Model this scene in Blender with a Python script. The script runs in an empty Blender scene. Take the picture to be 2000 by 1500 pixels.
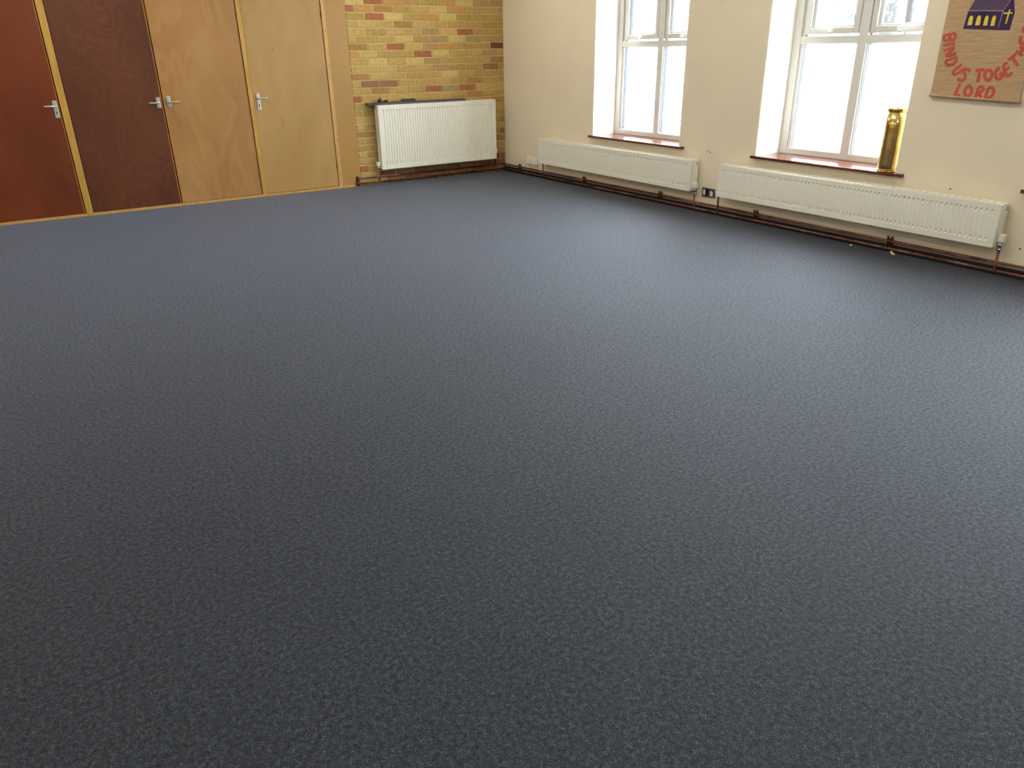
import bpy, bmesh, math, random
from mathutils import Vector, Matrix
random.seed(7)
scene = bpy.context.scene
COL = scene.collection

# ------------------------------------------------------------------ camera
cam_data = bpy.data.cameras.new('camera')
cam = bpy.data.objects.new('camera', cam_data); COL.objects.link(cam)
RX = Vector((0.83664076, -0.54757029, -0.01410694)); UP = Vector((0.23469993, 0.33509333, 0.91248474)); FW = Vector((0.49492239, 0.76673283, -0.40886745))
m = Matrix.Identity(4)
for i in range(3):
    m[i][0] = RX[i]; m[i][1] = UP[i]; m[i][2] = -FW[i]
m[0][3], m[1][3], m[2][3] = -5.32085661, -8.31780671, 1.40272282
cam.matrix_world = m
cam_data.sensor_width = 36.0
cam_data.lens = 1453.5 / 2000 * 36.0
cam_data.clip_start = 0.05; cam_data.clip_end = 300
scene.camera = cam

# ------------------------------------------------------------------ light
SKY = 38.0
LAMP = 25.0
world = bpy.data.worlds.new('world'); scene.world = world; world.use_nodes = True
bgn = world.node_tree.nodes['Background']
bgn.inputs[0].default_value = (0.78, 0.88, 1.0, 1); bgn.inputs[1].default_value = SKY
scene.view_settings.view_transform = 'Standard'
scene.view_settings.look = 'None'
scene.view_settings.gamma = 1.0
scene.view_settings.use_curve_mapping = False
scene.view_settings.exposure = 0.0

# ------------------------------------------------------------------ room numbers
XL, YF, ZC = -9.4, -12.0, 2.95          # left wall, wall behind the camera, ceiling
BR = -1.977                              # left edge of the brickwork
WIN = [(-1.745, -3.043), (-3.939, -5.214), (-6.095, -7.37)]
SILL = 0.559; WTOP = 2.42; WD = 0.30

# ------------------------------------------------------------------ helpers
def lin(c): 
    c = c / 255.0
    return c / 12.92 if c <= 0.04045 else ((c + 0.055) / 1.055) ** 2.4
def rgb(r, g, b): return (lin(r), lin(g), lin(b), 1.0)

class N:
    """tiny node-tree writer"""
    def __init__(s, name):
        s.m = bpy.data.materials.new(name); s.m.use_nodes = True
        s.t = s.m.node_tree; s.b = s.t.nodes['Principled BSDF']; s.out = s.t.nodes['Material Output']
    def n(s, typ, **kw):
        o = s.t.nodes.new(typ)
        for k, v in kw.items(): setattr(o, k, v)
        return o
    def l(s, a, b): s.t.links.new(a, b)
    def coord(s, scale=(1, 1, 1), kind='Object', rot=(0, 0, 0)):
        tc = s.n('ShaderNodeTexCoord'); mp = s.n('ShaderNodeMapping')
        mp.inputs['Scale'].default_value = scale; mp.inputs['Rotation'].default_value = rot
        s.l(tc.outputs[kind], mp.inputs[0]); return mp.outputs[0]
    def noise(s, vec, scale, detail=4, rough=0.5, dist=0.0):
        o = s.n('ShaderNodeTexNoise'); o.inputs['Scale'].default_value = scale
        o.inputs['Detail'].default_value = detail; o.inputs['Roughness'].default_value = rough
        o.inputs['Distortion'].default_value = dist
        s.l(vec, o.inputs['Vector']); return o.outputs['Fac']
    def ramp(s, fac, stops):
        o = s.n('ShaderNodeValToRGB'); e = o.color_ramp.elements
        while len(e) < len(stops): e.new(0.5)
        for i, (p, c) in enumerate(stops): e[i].position = p; e[i].color = c
        s.l(fac, o.inputs[0]); return o.outputs[0]
    def mix(s, fac, a, b, mode='MIX'):
        o = s.n('ShaderNodeMix', data_type='RGBA', blend_type=mode)
        for sock, v in ((o.inputs[0], fac), (o.inputs[6], a), (o.inputs[7], b)):
            if hasattr(v, 'links'): s.l(v, sock)
            else: sock.default_value = v
        return o.outputs[2]
    def math(s, op, a, b=0.0):
        o = s.n('ShaderNodeMath', operation=op)
        for sock, v in ((o.inputs[0], a), (o.inputs[1], b)):
            if hasattr(v, 'links'): s.l(v, sock)
            else: sock.default_value = v
        return o.outputs[0]
    def bump(s, h, strength=0.3, dist=0.01):
        o = s.n('ShaderNodeBump'); o.inputs['Strength'].default_value = strength; o.inputs['Distance'].default_value = dist
        s.l(h, o.inputs['Height']); s.l(o.outputs[0], s.b.inputs['Normal'])
    def col(s, c):
        if hasattr(c, 'links'): s.l(c, s.b.inputs['Base Color'])
        else: s.b.inputs['Base Color'].default_value = c
    def set(s, **kw):
        for k, v in kw.items():
            s.b.inputs[k.replace('_', ' ')].default_value = v
        return s

def plain(name, c, rough=0.5, metal=0.0, spec=0.5, var=0.06, scale=30.0, bump=0.0):
    w = N(name); v = w.coord()
    f = w.noise(v, scale, 5, 0.6)
    d = tuple(x * (1 - var) for x in c[:3]) + (1,); h = tuple(min(1, x * (1 + var)) for x in c[:3]) + (1,)
    w.col(w.ramp(f, [(0.3, d), (0.7, h)])); w.set(Roughness=rough, Metallic=metal, Specular_IOR_Level=spec)
    if bump: w.bump(f, bump, 0.002)
    return w.m

def carpet_material():
    w = N('blue_carpet'); v = w.coord()
    # strands: two layers of slanted, stretched flecks of the pile
    v2 = w.coord((1, 2.4, 1), rot=(0, 0, 0.95)); v3 = w.coord((2.2, 1, 1), rot=(0, 0, 0.3))
    a = w.noise(v2, 190, 2, 0.55, 0.4); b = w.noise(v3, 230, 2, 0.55, 0.4)
    fleck = w.math('ADD', w.math('MULTIPLY', a, 0.6), w.math('MULTIPLY', b, 0.4))
    base = w.ramp(fleck, [(0.37, rgb(3, 3, 5)), (0.5, rgb(17, 19, 23)), (0.63, rgb(68, 72, 83))])
    hue = w.noise(v, 55, 2, 0.5)                                 # flecks of different yarn
    base = w.mix(0.8, base, w.ramp(hue, [(0.34, (0.72, 0.86, 1.5, 1)), (0.45, (0.88, 1.04, 1.14, 1)), (0.56, (1.0, 1.08, 1.02, 1)), (0.68, (1.28, 1.08, 0.92, 1))]), 'MULTIPLY')
    tuft = w.noise(v, 72, 3, 0.65)                               # tufts, a centimetre or two across
    base = w.mix(1.0, base, w.ramp(tuft, [(0.34, (0.40, 0.40, 0.42, 1)), (0.5, (0.92, 0.92, 0.92, 1)), (0.66, (1.85, 1.83, 1.8, 1))]), 'MULTIPLY')
    wear = w.noise(v, 0.9, 4, 0.6)
    base = w.mix(1.0, base, w.ramp(wear, [(0.3, (0.84, 0.85, 0.86, 1)), (0.7, (1.14, 1.13, 1.12, 1))]), 'MULTIPLY')
    w.col(base)
    w.set(Roughness=0.76, Specular_IOR_Level=0.34, Sheen_Roughness=0.30, Coat_IOR=1.36, Coat_Roughness=0.76)
    lay = w.math('ADD', w.math('MULTIPLY', tuft, 0.7), w.math('MULTIPLY', fleck, 0.3))     # which way the pile leans
    w.l(w.ramp(lay, [(0.38, (0.22, 0.22, 0.22, 1)), (0.62, (1.0, 1.0, 1.0, 1))]), w.b.inputs['Sheen Weight'])
    w.l(w.ramp(lay, [(0.38, (0.25, 0.25, 0.25, 1)), (0.62, (1.0, 1.0, 1.0, 1))]), w.b.inputs['Coat Weight'])
    w.b.inputs['Sheen Tint'].default_value = rgb(190, 198, 222); w.b.inputs['Specular Tint'].default_value = (0.80, 0.87, 1.0, 1)
    w.bump(w.math('ADD', fleck, w.math('MULTIPLY', tuft, 1.4)), 0.5, 0.004)
    return w.m

def plaster_material(name, c):
    w = N(name); v = w.coord()
    f = w.noise(v, 2.2, 5, 0.6); g = w.noise(v, 90, 3, 0.6)
    w.col(w.ramp(f, [(0.3, tuple(x * 0.965 for x in c[:3]) + (1,)), (0.7, tuple(min(1, x * 1.02) for x in c[:3]) + (1,))]))
    w.set(Roughness=0.62, Specular_IOR_Level=0.3); w.bump(g, 0.08, 0.003)
    return w.m

def ply_material(name, dark, light, ring, seed, freq=22.0, amount=0.35, rough=0.38):
    """rotary-cut plywood: flowing contour lines over a slow tone change"""
    w = N(name)
    tc = w.n('ShaderNodeTexCoord'); mp = w.n('ShaderNodeMapping')
    mp.inputs['Location'].default_value = (seed * 3.1, 0, seed * 1.7); mp.inputs['Scale'].default_value = (1.0, 1.0, 0.42)
    w.l(tc.outputs['Object'], mp.inputs[0]); v = mp.outputs[0]
    big = w.noise(v, 2.1, 3, 0.5, 0.5)
    rings = w.math('SINE', w.math('MULTIPLY', big, freq * 4.0))
    rings = w.math('POWER', w.math('ADD', w.math('MULTIPLY', rings, 0.5), 0.5), 3.0)
    mp2 = w.n('ShaderNodeMapping'); mp2.inputs['Scale'].default_value = (60, 60, 2.2); w.l(tc.outputs['Object'], mp2.inputs[0])
    fibre = w.noise(mp2.outputs[0], 3.0, 4, 0.6)
    tone = w.noise(v, 1.6, 4, 0.6)
    c = w.ramp(tone, [(0.32, dark), (0.68, light)])
    patch = w.noise(v, 3.4, 2, 0.5)
    c = w.mix(w.math('MULTIPLY', rings, w.math('MULTIPLY', patch, amount)), c, ring)
    c = w.mix(w.math('MULTIPLY', fibre, 0.22), c, tuple(x * 0.62 for x in dark[:3]) + (1,))
    w.col(c); w.set(Roughness=rough, Specular_IOR_Level=0.4)
    w.bump(fibre, 0.05, 0.002)
    return w.m

def pine_material(name, c, d):
    w = N(name); v = w.coord((9, 9, 0.7)); f = w.noise(v, 5, 4, 0.6, 0.6)
    w.col(w.ramp(f, [(0.3, d), (0.65, c)])); w.set(Roughness=0.42); return w.m

def brick_material():
    w = N('stock_brick')
    oi = w.n('ShaderNodeObjectInfo'); v = w.coord(kind='Generated')
    tc = w.n('ShaderNodeTexCoord'); add = w.n('ShaderNodeVectorMath', operation='ADD')
    comb = w.n('ShaderNodeCombineXYZ'); r = w.math('MULTIPLY', oi.outputs['Random'], 37.0)
    w.l(r, comb.inputs[0]); w.l(r, comb.inputs[2]); w.l(tc.outputs['Object'], add.inputs[0]); w.l(comb.outputs[0], add.inputs[1])
    f = w.noise(add.outputs[0], 26, 5, 0.65); g = w.noise(add.outputs[0], 110, 4, 0.7)
    c = w.mix(1.0, oi.outputs['Color'], w.ramp(f, [(0.3, (0.80, 0.78, 0.74, 1)), (0.7, (1.12, 1.12, 1.10, 1))]), 'MULTIPLY')
    pits = w.ramp(g, [(0.30, (1, 1, 1, 1)), (0.36, (0, 0, 0, 1))])
    c = w.mix(w.math('MULTIPLY', pits, 0.45), c, rgb(90, 66, 38))
    w.col(c); w.set(Roughness=0.85, Specular_IOR_Level=0.2)
    w.bump(w.math('ADD', f, w.math('MULTIPLY', g, 0.4)), 0.5, 0.004)
    return w.m

def copper_material():
    w = N('dull_copper'); v = w.coord()
    f = w.noise(v, 7, 5, 0.65); g = w.noise(v, 60, 3, 0.6)
    w.col(w.ramp(w.math('ADD', w.math('MULTIPLY', f, 0.7), w.math('MULTIPLY', g, 0.3)), [(0.36, rgb(70, 42, 34)), (0.5, rgb(120, 78, 62)), (0.66, rgb(172, 122, 98))]))
    w.set(Metallic=0.7); w.l(w.ramp(f, [(0.3, (0.3, 0.3, 0.3, 1)), (0.7, (0.5, 0.5, 0.5, 1))]), w.b.inputs['Roughness'])
    return w.m

def glass_material(name, frosted):
    w = N(name); t = w.t
    t.nodes.remove(w.b)
    tr = w.n('ShaderNodeBsdfTransparent'); tr.inputs[0].default_value = (0.96, 0.985, 0.975, 1)
    gl = w.n('ShaderNodeBsdfGlossy'); gl.inputs['Roughness'].default_value = 0.03
    lw = w.n('ShaderNodeLayerWeight'); lw.inputs[0].default_value = 0.5
    mx = w.n('ShaderNodeMixShader')
    if frosted:
        tl = w.n('ShaderNodeBsdfTranslucent'); tl.inputs[0].default_value = (0.95, 0.97, 0.97, 1)
        m2 = w.n('ShaderNodeMixShader')
        nz = w.noise(w.coord(), 420, 2, 0.5)
        m2.inputs[0].default_value = 0.6
        w.l(w.ramp(nz, [(0.3, (0.52, 0.52, 0.52, 1)), (0.7, (0.68, 0.68, 0.68, 1))]), m2.inputs[0])
        w.l(tr.outputs[0], m2.inputs[1]); w.l(tl.outputs[0], m2.inputs[2]); body = m2.outputs[0]
        gl.inputs['Roughness'].default_value = 0.35
    else: body = tr.outputs[0]
    refl = w.math('ADD', w.math('MULTIPLY', w.math('POWER', lw.outputs['Facing'], 5.0), 0.6), 0.04)
    w.l(refl, mx.inputs[0]); w.l(body, mx.inputs[1]); w.l(gl.outputs[0], mx.inputs[2])
    w.l(mx.outputs[0], w.out.inputs[0]); return w.m

def hessian_material():
    w = N('woven_hessian'); v = w.coord()
    wy = w.n('ShaderNodeTexWave', wave_type='BANDS', bands_direction='Y'); wz = w.n('ShaderNodeTexWave', wave_type='BANDS', bands_direction='Z')
    for o in (wy, wz):
        o.inputs['Scale'].default_value = 150; o.inputs['Distortion'].default_value = 1.5; w.l(v, o.inputs['Vector'])
    wv = w.math('MULTIPLY', w.math('ADD', wy.outputs['Fac'], wz.outputs['Fac']), 0.5)
    st = w.noise(w.coord((1, 3, 70)), 2.2, 4, 0.65)
    c = w.ramp(st, [(0.3, rgb(170, 138, 104)), (0.5, rgb(190, 160, 124)), (0.7, rgb(206, 176, 138))])
    c = w.mix(w.math('MULTIPLY', wv, 0.2), c, rgb(140, 110, 80))
    w.col(c); w.set(Roughness=0.9, Specular_IOR_Level=0.1); w.bump(wv, 0.3, 0.001); return w.m

def brass_material():
    w = N('polished_brass'); v = w.coord(); f = w.noise(v, 9, 4, 0.6)
    w.col(w.ramp(f, [(0.3, rgb(184, 152, 84)), (0.7, rgb(216, 188, 120))])); w.set(Metallic=1.0, Roughness=0.19)
    w.bump(w.noise(w.coord((1, 1, 0.5)), 16, 2, 0.5), 0.22, 0.01); return w.m

def emit_material(name, c, s):
    w = N(name); w.t.nodes.remove(w.b); e = w.n('ShaderNodeEmission'); e.inputs[0].default_value = c; e.inputs[1].default_value = s
    w.l(e.outputs[0], w.out.inputs[0]); return w.m

M = dict(
    carpet=carpet_material(), cream=plaster_material('cream_wall_paint', rgb(236, 223, 196)),
    ceiling=plaster_material('white_ceiling_paint', rgb(240, 237, 228)),
    reveal=plaster_material('daylit_reveal_paint', rgb(250, 246, 234)),  # off-white paint, lightened further to stand for strong window light
    mahog_a=ply_material('mahogany_ply_red', rgb(96, 40, 14), rgb(122, 57, 23), rgb(139, 71, 35), 1.0, 15, 0.18),
    mahog_b=ply_material('mahogany_ply_figured', rgb(78, 38, 19), rgb(106, 58, 32), rgb(123, 74, 47), 2.3, 40, 0.5),
    ply_a=ply_material('light_ply', rgb(160, 112, 61), rgb(179, 132, 80), rgb(193, 149, 99), 4.1, 9, 0.6),
    ply_b=ply_material('pale_light_ply', rgb(172, 132, 77), rgb(187, 148, 92), rgb(161, 118, 67), 6.7, 8, 0.35),
    ply_c=ply_material('side_panel_ply', rgb(168, 123, 59), rgb(178, 137, 74), rgb(184, 144, 80), 8.2, 5, 0.2),
    pine=pine_material('varnished_pine', rgb(199, 155, 72), rgb(175, 128, 51)),
    pine_pale=pine_material('pale_pine', rgb(205, 159, 88), rgb(186, 137, 70)),
    lip=pine_material('edge_lipping', rgb(185, 124, 60), rgb(154, 98, 44)),
    dark=plain('dark_gap', rgb(44, 26, 16), 0.8), brick=brick_material(),
    mortar=plain('pale_mortar', rgb(202, 175, 122), 0.9, spec=0.15, var=0.16, scale=45, bump=0.4),
    enamel=plain('white_radiator_enamel', rgb(240, 236, 222), 0.34, var=0.015),
    enamel_dark=plain('radiator_inside', rgb(96, 88, 74), 0.7),
    upvc=plain('white_upvc', rgb(210, 206, 199), 0.3, var=0.01),
    gasket=plain('grey_spacer', rgb(42, 42, 52), 0.6), glass=glass_material('clear_glass', False), frost=glass_material('frosted_glass', True),
    mahog_sill=ply_material('varnished_sill', rgb(84, 40, 28), rgb(106, 54, 38), rgb(116, 62, 44), 3.0, 6, 0.2, rough=0.16),
    copper=copper_material(), skirt=plain('dark_skirting', rgb(26, 24, 32), 0.45, var=0.12, scale=12),
    skirt_top=plain('lit_skirting_top', rgb(150, 128, 116), 0.6, var=0.2, scale=40),  # light caught along the skirting's top edge, put into a paler colour
    steel=plain('satin_aluminium', rgb(214, 212, 206), 0.34, metal=0.75), chrome=plain('chrome', rgb(206, 206, 206), 0.15, metal=1.0),
    brushed=plain('brushed_steel_plate', rgb(150, 150, 156), 0.3, metal=0.85), white_plastic=plain('white_plastic', rgb(238, 234, 222), 0.4, var=0.01),
    black=plain('black_plastic', rgb(36, 32, 36), 0.45), shelf=plain('dark_stained_board', rgb(66, 46, 40), 0.45, var=0.15, scale=14),
    hinge=plain('dull_hinge_brass', rgb(104, 72, 40), 0.5, metal=0.6), brass=brass_material(), brass_in=plain('dull_brass_inside', rgb(70, 52, 30), 0.6, metal=0.6),
    hessian=hessian_material(), navy=plain('purple_navy_felt', rgb(66, 52, 84), 0.95, spec=0.1, var=0.12, scale=120),
    navy_roof=plain('purple_felt_roof', rgb(92, 76, 98), 0.95, spec=0.1, var=0.14, scale=90), yellow=plain('yellow_felt', rgb(226, 200, 78), 0.95, spec=0.1),
    pink=plain('pale_pink_thread', rgb(176, 148, 146), 0.9), red=plain('rust_red_felt', rgb(190, 88, 66), 0.95, spec=0.1, var=0.1, scale=90),
    leaf=plain('green_leaf', rgb(30, 42, 24), 0.5, var=0.25), bark=plain('grey_bark', rgb(38, 34, 34), 0.9, var=0.2, scale=14),
    gravel=plain('pale_gravel', rgb(176, 170, 160), 0.95, var=0.15), outer=plain('outer_render', rgb(200, 186, 160), 0.9),
    crumb=plain('dry_leaf', rgb(206, 184, 130), 0.8), lamp=emit_material('lit_diffuser', (1.0, 0.95, 0.86, 1), LAMP),
    scuff=plain('scuffed_paint', rgb(196, 178, 150), 0.6, var=0.2, scale=60),
)

# ------------------------------------------------------------------ mesh helpers
def box(bm, a, b, mi=0):
    x0, x1 = sorted((a[0], b[0])); y0, y1 = sorted((a[1], b[1])); z0, z1 = sorted((a[2], b[2]))
    v = [bm.verts.new(p) for p in ((x0,y0,z0),(x1,y0,z0),(x1,y1,z0),(x0,y1,z0),(x0,y0,z1),(x1,y0,z1),(x1,y1,z1),(x0,y1,z1))]
    for q in ((3,2,1,0),(4,5,6,7),(0,1,5,4),(1,2,6,5),(2,3,7,6),(3,0,4,7)):
        f = bm.faces.new([v[i] for i in q]); f.material_index = mi
    return v
def prism(bm, pts, d, mi=0):
    """polygon pts (3d list) pushed along vector d"""
    a = [bm.verts.new(p) for p in pts]; b = [bm.verts.new(Vector(p) + Vector(d)) for p in pts]
    n = len(pts)
    fs = [bm.faces.new(a), bm.faces.new(list(reversed(b)))]
    for i in range(n): fs.append(bm.faces.new((a[i], b[i], b[(i+1) % n], a[(i+1) % n])))
    for f in fs: f.material_index = mi
def fillet(path, r, seg=5):
    P = [Vector(p) for p in path]; out = [P[0]]
    for i in range(1, len(P) - 1):
        u = (P[i-1] - P[i]); w = (P[i+1] - P[i]); k = min(r, u.length * .49, w.length * .49)
        a = P[i] + u.normalized() * k; b = P[i] + w.normalized() * k
        for s in range(seg + 1):
            t = s / seg; out.append(a * (1-t)**2 + P[i] * 2*t*(1-t) + b * t*t)
    out.append(P[-1]); return out
def tube(bm, path, r, n=10, mi=0, cap=True):
    P = [Vector(p) for p in path]; rings = []; ref = None
    for i, p in enumerate(P):
        t = (P[min(i+1, len(P)-1)] - P[max(i-1, 0)]).normalized()
        if ref is None: ref = t.orthogonal().normalized()
        ref = (ref - t * ref.dot(t)).normalized(); o = t.cross(ref)
        rr = r[i] if isinstance(r, (list, tuple)) else r
        rings.append([bm.verts.new(p + (ref * math.cos(k*2*math.pi/n) + o * math.sin(k*2*math.pi/n)) * rr) for k in range(n)])
    for a, b in zip(rings, rings[1:]):
        for k in range(n):
            f = bm.faces.new((a[k], a[(k+1) % n], b[(k+1) % n], b[k])); f.smooth = True; f.material_index = mi
    if cap:
        for rg in (list(reversed(rings[0])), rings[-1]): bm.faces.new(rg).material_index = mi
def lathe(bm, prof, c, n=32, mi=0, smooth=True):
    rings = [[bm.verts.new((c[0] + r*math.cos(k*2*math.pi/n), c[1] + r*math.sin(k*2*math.pi/n), c[2] + z)) for k in range(n)] for r, z in prof]
    for a, b in zip(rings, rings[1:]):
        for k in range(n):
            f = bm.faces.new((a[k], a[(k+1) % n], b[(k+1) % n], b[k])); f.smooth = smooth; f.material_index = mi
    bm.faces.new(list(reversed(rings[0]))).material_index = mi; bm.faces.new(rings[-1]).material_index = mi
def obj(name, bm, mats, parent=None, bevel=0.0, origin=None):
    bmesh.ops.recalc_face_normals(bm, faces=bm.faces)
    me = bpy.data.meshes.new(name); bm.to_mesh(me); bm.free()
    for k in (mats if isinstance(mats, (list, tuple)) else [mats]): me.materials.append(M[k])
    o = bpy.data.objects.new(name, me); COL.objects.link(o)
    if origin is not None and parent is None:
        me.transform(Matrix.Translation(-Vector(origin))); o.location = origin
    if parent is not None:
        o.parent = parent
        g = gpos(parent); me.transform(Matrix.Translation(-g))
    if bevel:
        b = o.modifiers.new('bevel', 'BEVEL'); b.width = bevel; b.segments = 2; b.limit_method = 'ANGLE'; b.angle_limit = 0.7
    return o
def gpos(o):
    p = Vector((0, 0, 0))
    while o is not None: p = p + o.location; o = o.parent
    return p
def boxes(name, lst, mats, parent=None, bevel=0.0, origin=None):
    bm = bmesh.new()
    for it in lst: box(bm, *it)
    return obj(name, bm, mats, parent, bevel, origin)
def empty(name, loc):
    o = bpy.data.objects.new(name, None); COL.objects.link(o); o.location = loc; o.empty_display_size = 0.1; return o
def tag(o, label, cat, group=None):
    o['label'] = label; o['category'] = cat
    if group: o['group'] = group
    return o
def struct(o, label, cat):
    o['kind'] = 'structure'; o['label'] = label; o['category'] = cat; return o

# ================================================================== STRUCTURE
struct(boxes('floor', [((XL, YF, -0.12), (0.0, 0.05, 0.0))], 'carpet'), 'dark blue flecked carpet covering the whole floor', 'floor')
struct(boxes('ceiling', [((XL, YF, ZC), (0.34, 0.25, ZC + 0.15))], 'ceiling'), 'plain white painted ceiling above the carpeted hall', 'ceiling')
struct(boxes('wall_left', [((XL - 0.2, YF, -0.12), (XL, 0.25, ZC))], 'cream'), 'plain cream wall facing the windows', 'wall')
struct(boxes('wall_front', [((XL - 0.2, YF - 0.2, -0.12), (0.34, YF, ZC))], 'cream'), 'plain cream wall opposite the brick wall', 'wall')

# window wall with its openings
bm = bmesh.new()
ys = [0.25] + [y for w in WIN for y in w] + [YF]
for i in range(0, len(ys), 2): box(bm, (0, ys[i], -0.12), (0.37, ys[i+1], ZC))
for a, b in WIN:
    box(bm, (0, a, -0.12), (0.37, b, SILL - 0.022)); box(bm, (0, a, WTOP), (0.37, b, ZC))
wall_right = struct(obj('wall_right', bm, 'cream'), 'cream plastered wall with the tall white windows', 'wall')
for n, (a, b) in enumerate(WIN):     # painted lining of each opening, a few millimetres thick
    o = boxes('reveal_lining', [((0.004, a, SILL - .02), (WD + .06, a - .006, WTOP)), ((0.004, b, SILL - .02), (WD + .06, b + .006, WTOP)), ((0.004, a, WTOP), (WD + .06, b, WTOP - .006))], 'reveal', wall_right)
# nail holes left in the plaster
for (y, z) in ((-3.415, .545), (-3.44, .535), (-5.62, .50), (-4.02, .175), (-5.10, .16), (-6.14, .19)):
    bm = bmesh.new(); tube(bm, [(-.0015, y, z), (.002, y, z)], .0055, 8); obj('nail_hole', bm, 'dark', wall_right)

# back wall: mortar bed behind the bricks, plain backing behind the doors
wall_back = struct(boxes('wall_back', [((BR - .012, 0.005, -0.12), (0.0, 0.25, ZC), 0), ((XL, 0.06, -0.12), (BR - .012, 0.25, ZC), 1)], ['mortar', 'dark']),
                   'yellow stock brick wall beside the row of plywood doors', 'wall')
YEL = [(188, 158, 94), (185, 154, 90), (192, 162, 98), (182, 151, 88), (195, 166, 102), (181, 152, 90), (188, 154, 94), (190, 159, 100)]
TONE = dict(red=(162, 104, 70), orange=(188, 144, 86), brown=(166, 126, 74), grey=(168, 142, 96), dark=(112, 70, 58), olive=(174, 147, 84), pale=(202, 176, 110), rose=(182, 142, 94), plum=(146, 108, 78), dirty=(120, 82, 58))
# special bricks: (course counted from the floor, place along the wall, tone)
SPEC = [(25,-1.65,'red'),(25,-1.98,'pale'),(25,-.77,'orange'),(25,-.57,'pale'),(25,-.34,'rose'),(25,-.12,'grey'),(25,-1.42,'orange'),(25,-1.2,'rose'),(25,-.99,'olive'),
 (24,-1.93,'red'),(24,-1.76,'orange'),(24,-1.53,'brown'),(24,-1.31,'olive'),(24,-.64,'orange'),(23,-1.65,'red'),(23,-1.43,'pale'),(23,-.75,'pale'),(23,-.98,'orange'),(23,-1.85,'olive'),
 (22,-1.32,'brown'),(21,-.97,'grey'),(21,-.53,'red'),(21,-1.65,'olive'),(20,-1.04,'rose'),(20,-.85,'grey'),(20,-.64,'pale'),(20,-1.28,'pale'),(20,-.42,'grey'),
 (19,-1.87,'brown'),(19,-1.42,'red'),(19,-.07,'dark'),(19,-.75,'orange'),(19,-.95,'rose'),(18,-1.06,'red'),(18,-.86,'pale'),(18,-1.94,'orange'),(18,-1.5,'olive'),(18,-.1,'grey'),
 (17,-.96,'rose'),(17,-1.18,'pale'),(17,-1.62,'pale'),(17,-.1,'brown'),(16,-.21,'plum'),(16,-.9,'rose'),(15,-1.87,'brown'),(15,-1.15,'orange'),(15,-.75,'pale'),
 (14,-1.75,'plum'),(14,-1.53,'plum'),(14,-.6,'olive'),(14,-.3,'brown'),(13,-1.63,'brown'),(13,-1.0,'red'),(13,-.54,'red'),(13,-.78,'grey'),(12,-1.93,'red'),(12,-.4,'brown'),
 (11,-.06,'brown'),(10,-1.88,'olive'),(9,-.1,'olive'),(8,-.06,'brown'),(7,-1.9,'brown'),(6,-.06,'plum'),(5,-.1,'brown'),(4,-1.87,'olive'),(2,-1.93,'red')]
spec = {}
H, LNG, J = 0.065, 0.215, 0.010
bricks = []
for c in range(0, 39):
    ph = -1.760 if c % 2 else -1.870 - 0.005
    x = ph - 0.225 * 2
    while x < 0:
        a, b = max(x + J/2, BR + 0.002), min(x + 0.225 - J/2, -0.002)
        if b - a > 0.02: bricks.append((c, a, b))
        x += 0.225
for c, xs, t in SPEC:
    for i, (cc, a, b) in enumerate(bricks):
        if cc == c and a - .006 <= xs <= b + .006: spec[i] = t; break
brick_meshes = {}
def brick_mesh(w):
    """one of three slightly irregular bricks of this width, shared between alike pieces"""
    k = (round(w, 3), random.randrange(3))
    if k not in brick_meshes:
        bm = bmesh.new(); box(bm, (-w/2, 0, -H/2), (w/2, 0.03, H/2))
        bmesh.ops.bevel(bm, geom=[e for e in bm.edges if all(abs(v.co.y) < 1e-6 for v in e.verts)], offset=0.004, segments=1, affect='EDGES')
        for v in bm.verts:
            v.co.x += random.uniform(-.0022, .0022); v.co.z += random.uniform(-.0022, .0022)
        me = bpy.data.meshes.new('brick'); bmesh.ops.recalc_face_normals(bm, faces=bm.faces); bm.to_mesh(me); bm.free(); me.materials.append(M['brick'])
        brick_meshes[k] = me
    return brick_meshes[k]
NB = 29
upper = bmesh.new()
for i, (c, a, b) in enumerate(bricks):
    z = 0.0025 + c * 0.075 + H/2
    if c >= NB:
        if z + H/2 < ZC: box(upper, (a, 0.001, z - H/2), (b, 0.03, z + H/2))
        continue
    o = bpy.data.objects.new('brick', brick_mesh(b - a)); COL.objects.link(o); o.parent = wall_back
    o.location = ((a + b) / 2, random.uniform(-0.0035, 0.002), z + random.uniform(-.0015, .0015))
    o.rotation_euler = (random.uniform(-.008, .008), random.uniform(-.006, .006), random.uniform(-.006, .006))
    if i in spec: t = TONE[spec[i]]
    elif c <= 2 and a > -1.80: t = random.choice([(132, 92, 60), (122, 82, 56), (140, 100, 64)])
    else:
        t = random.choice(YEL); s = random.uniform(.97, 1.03); t = tuple(min(255, q * s) for q in t)
        if a > -0.75 and c > 2: t = tuple(q * .95 for q in t)
        if c < 12 and a < -1.7: t = tuple(q * .97 for q in t)
    o.color = rgb(*t)
o = obj('upper_brickwork', upper, 'brick', wall_back); o['kind'] = 'stuff'; o.color = rgb(188, 158, 94)

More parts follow.
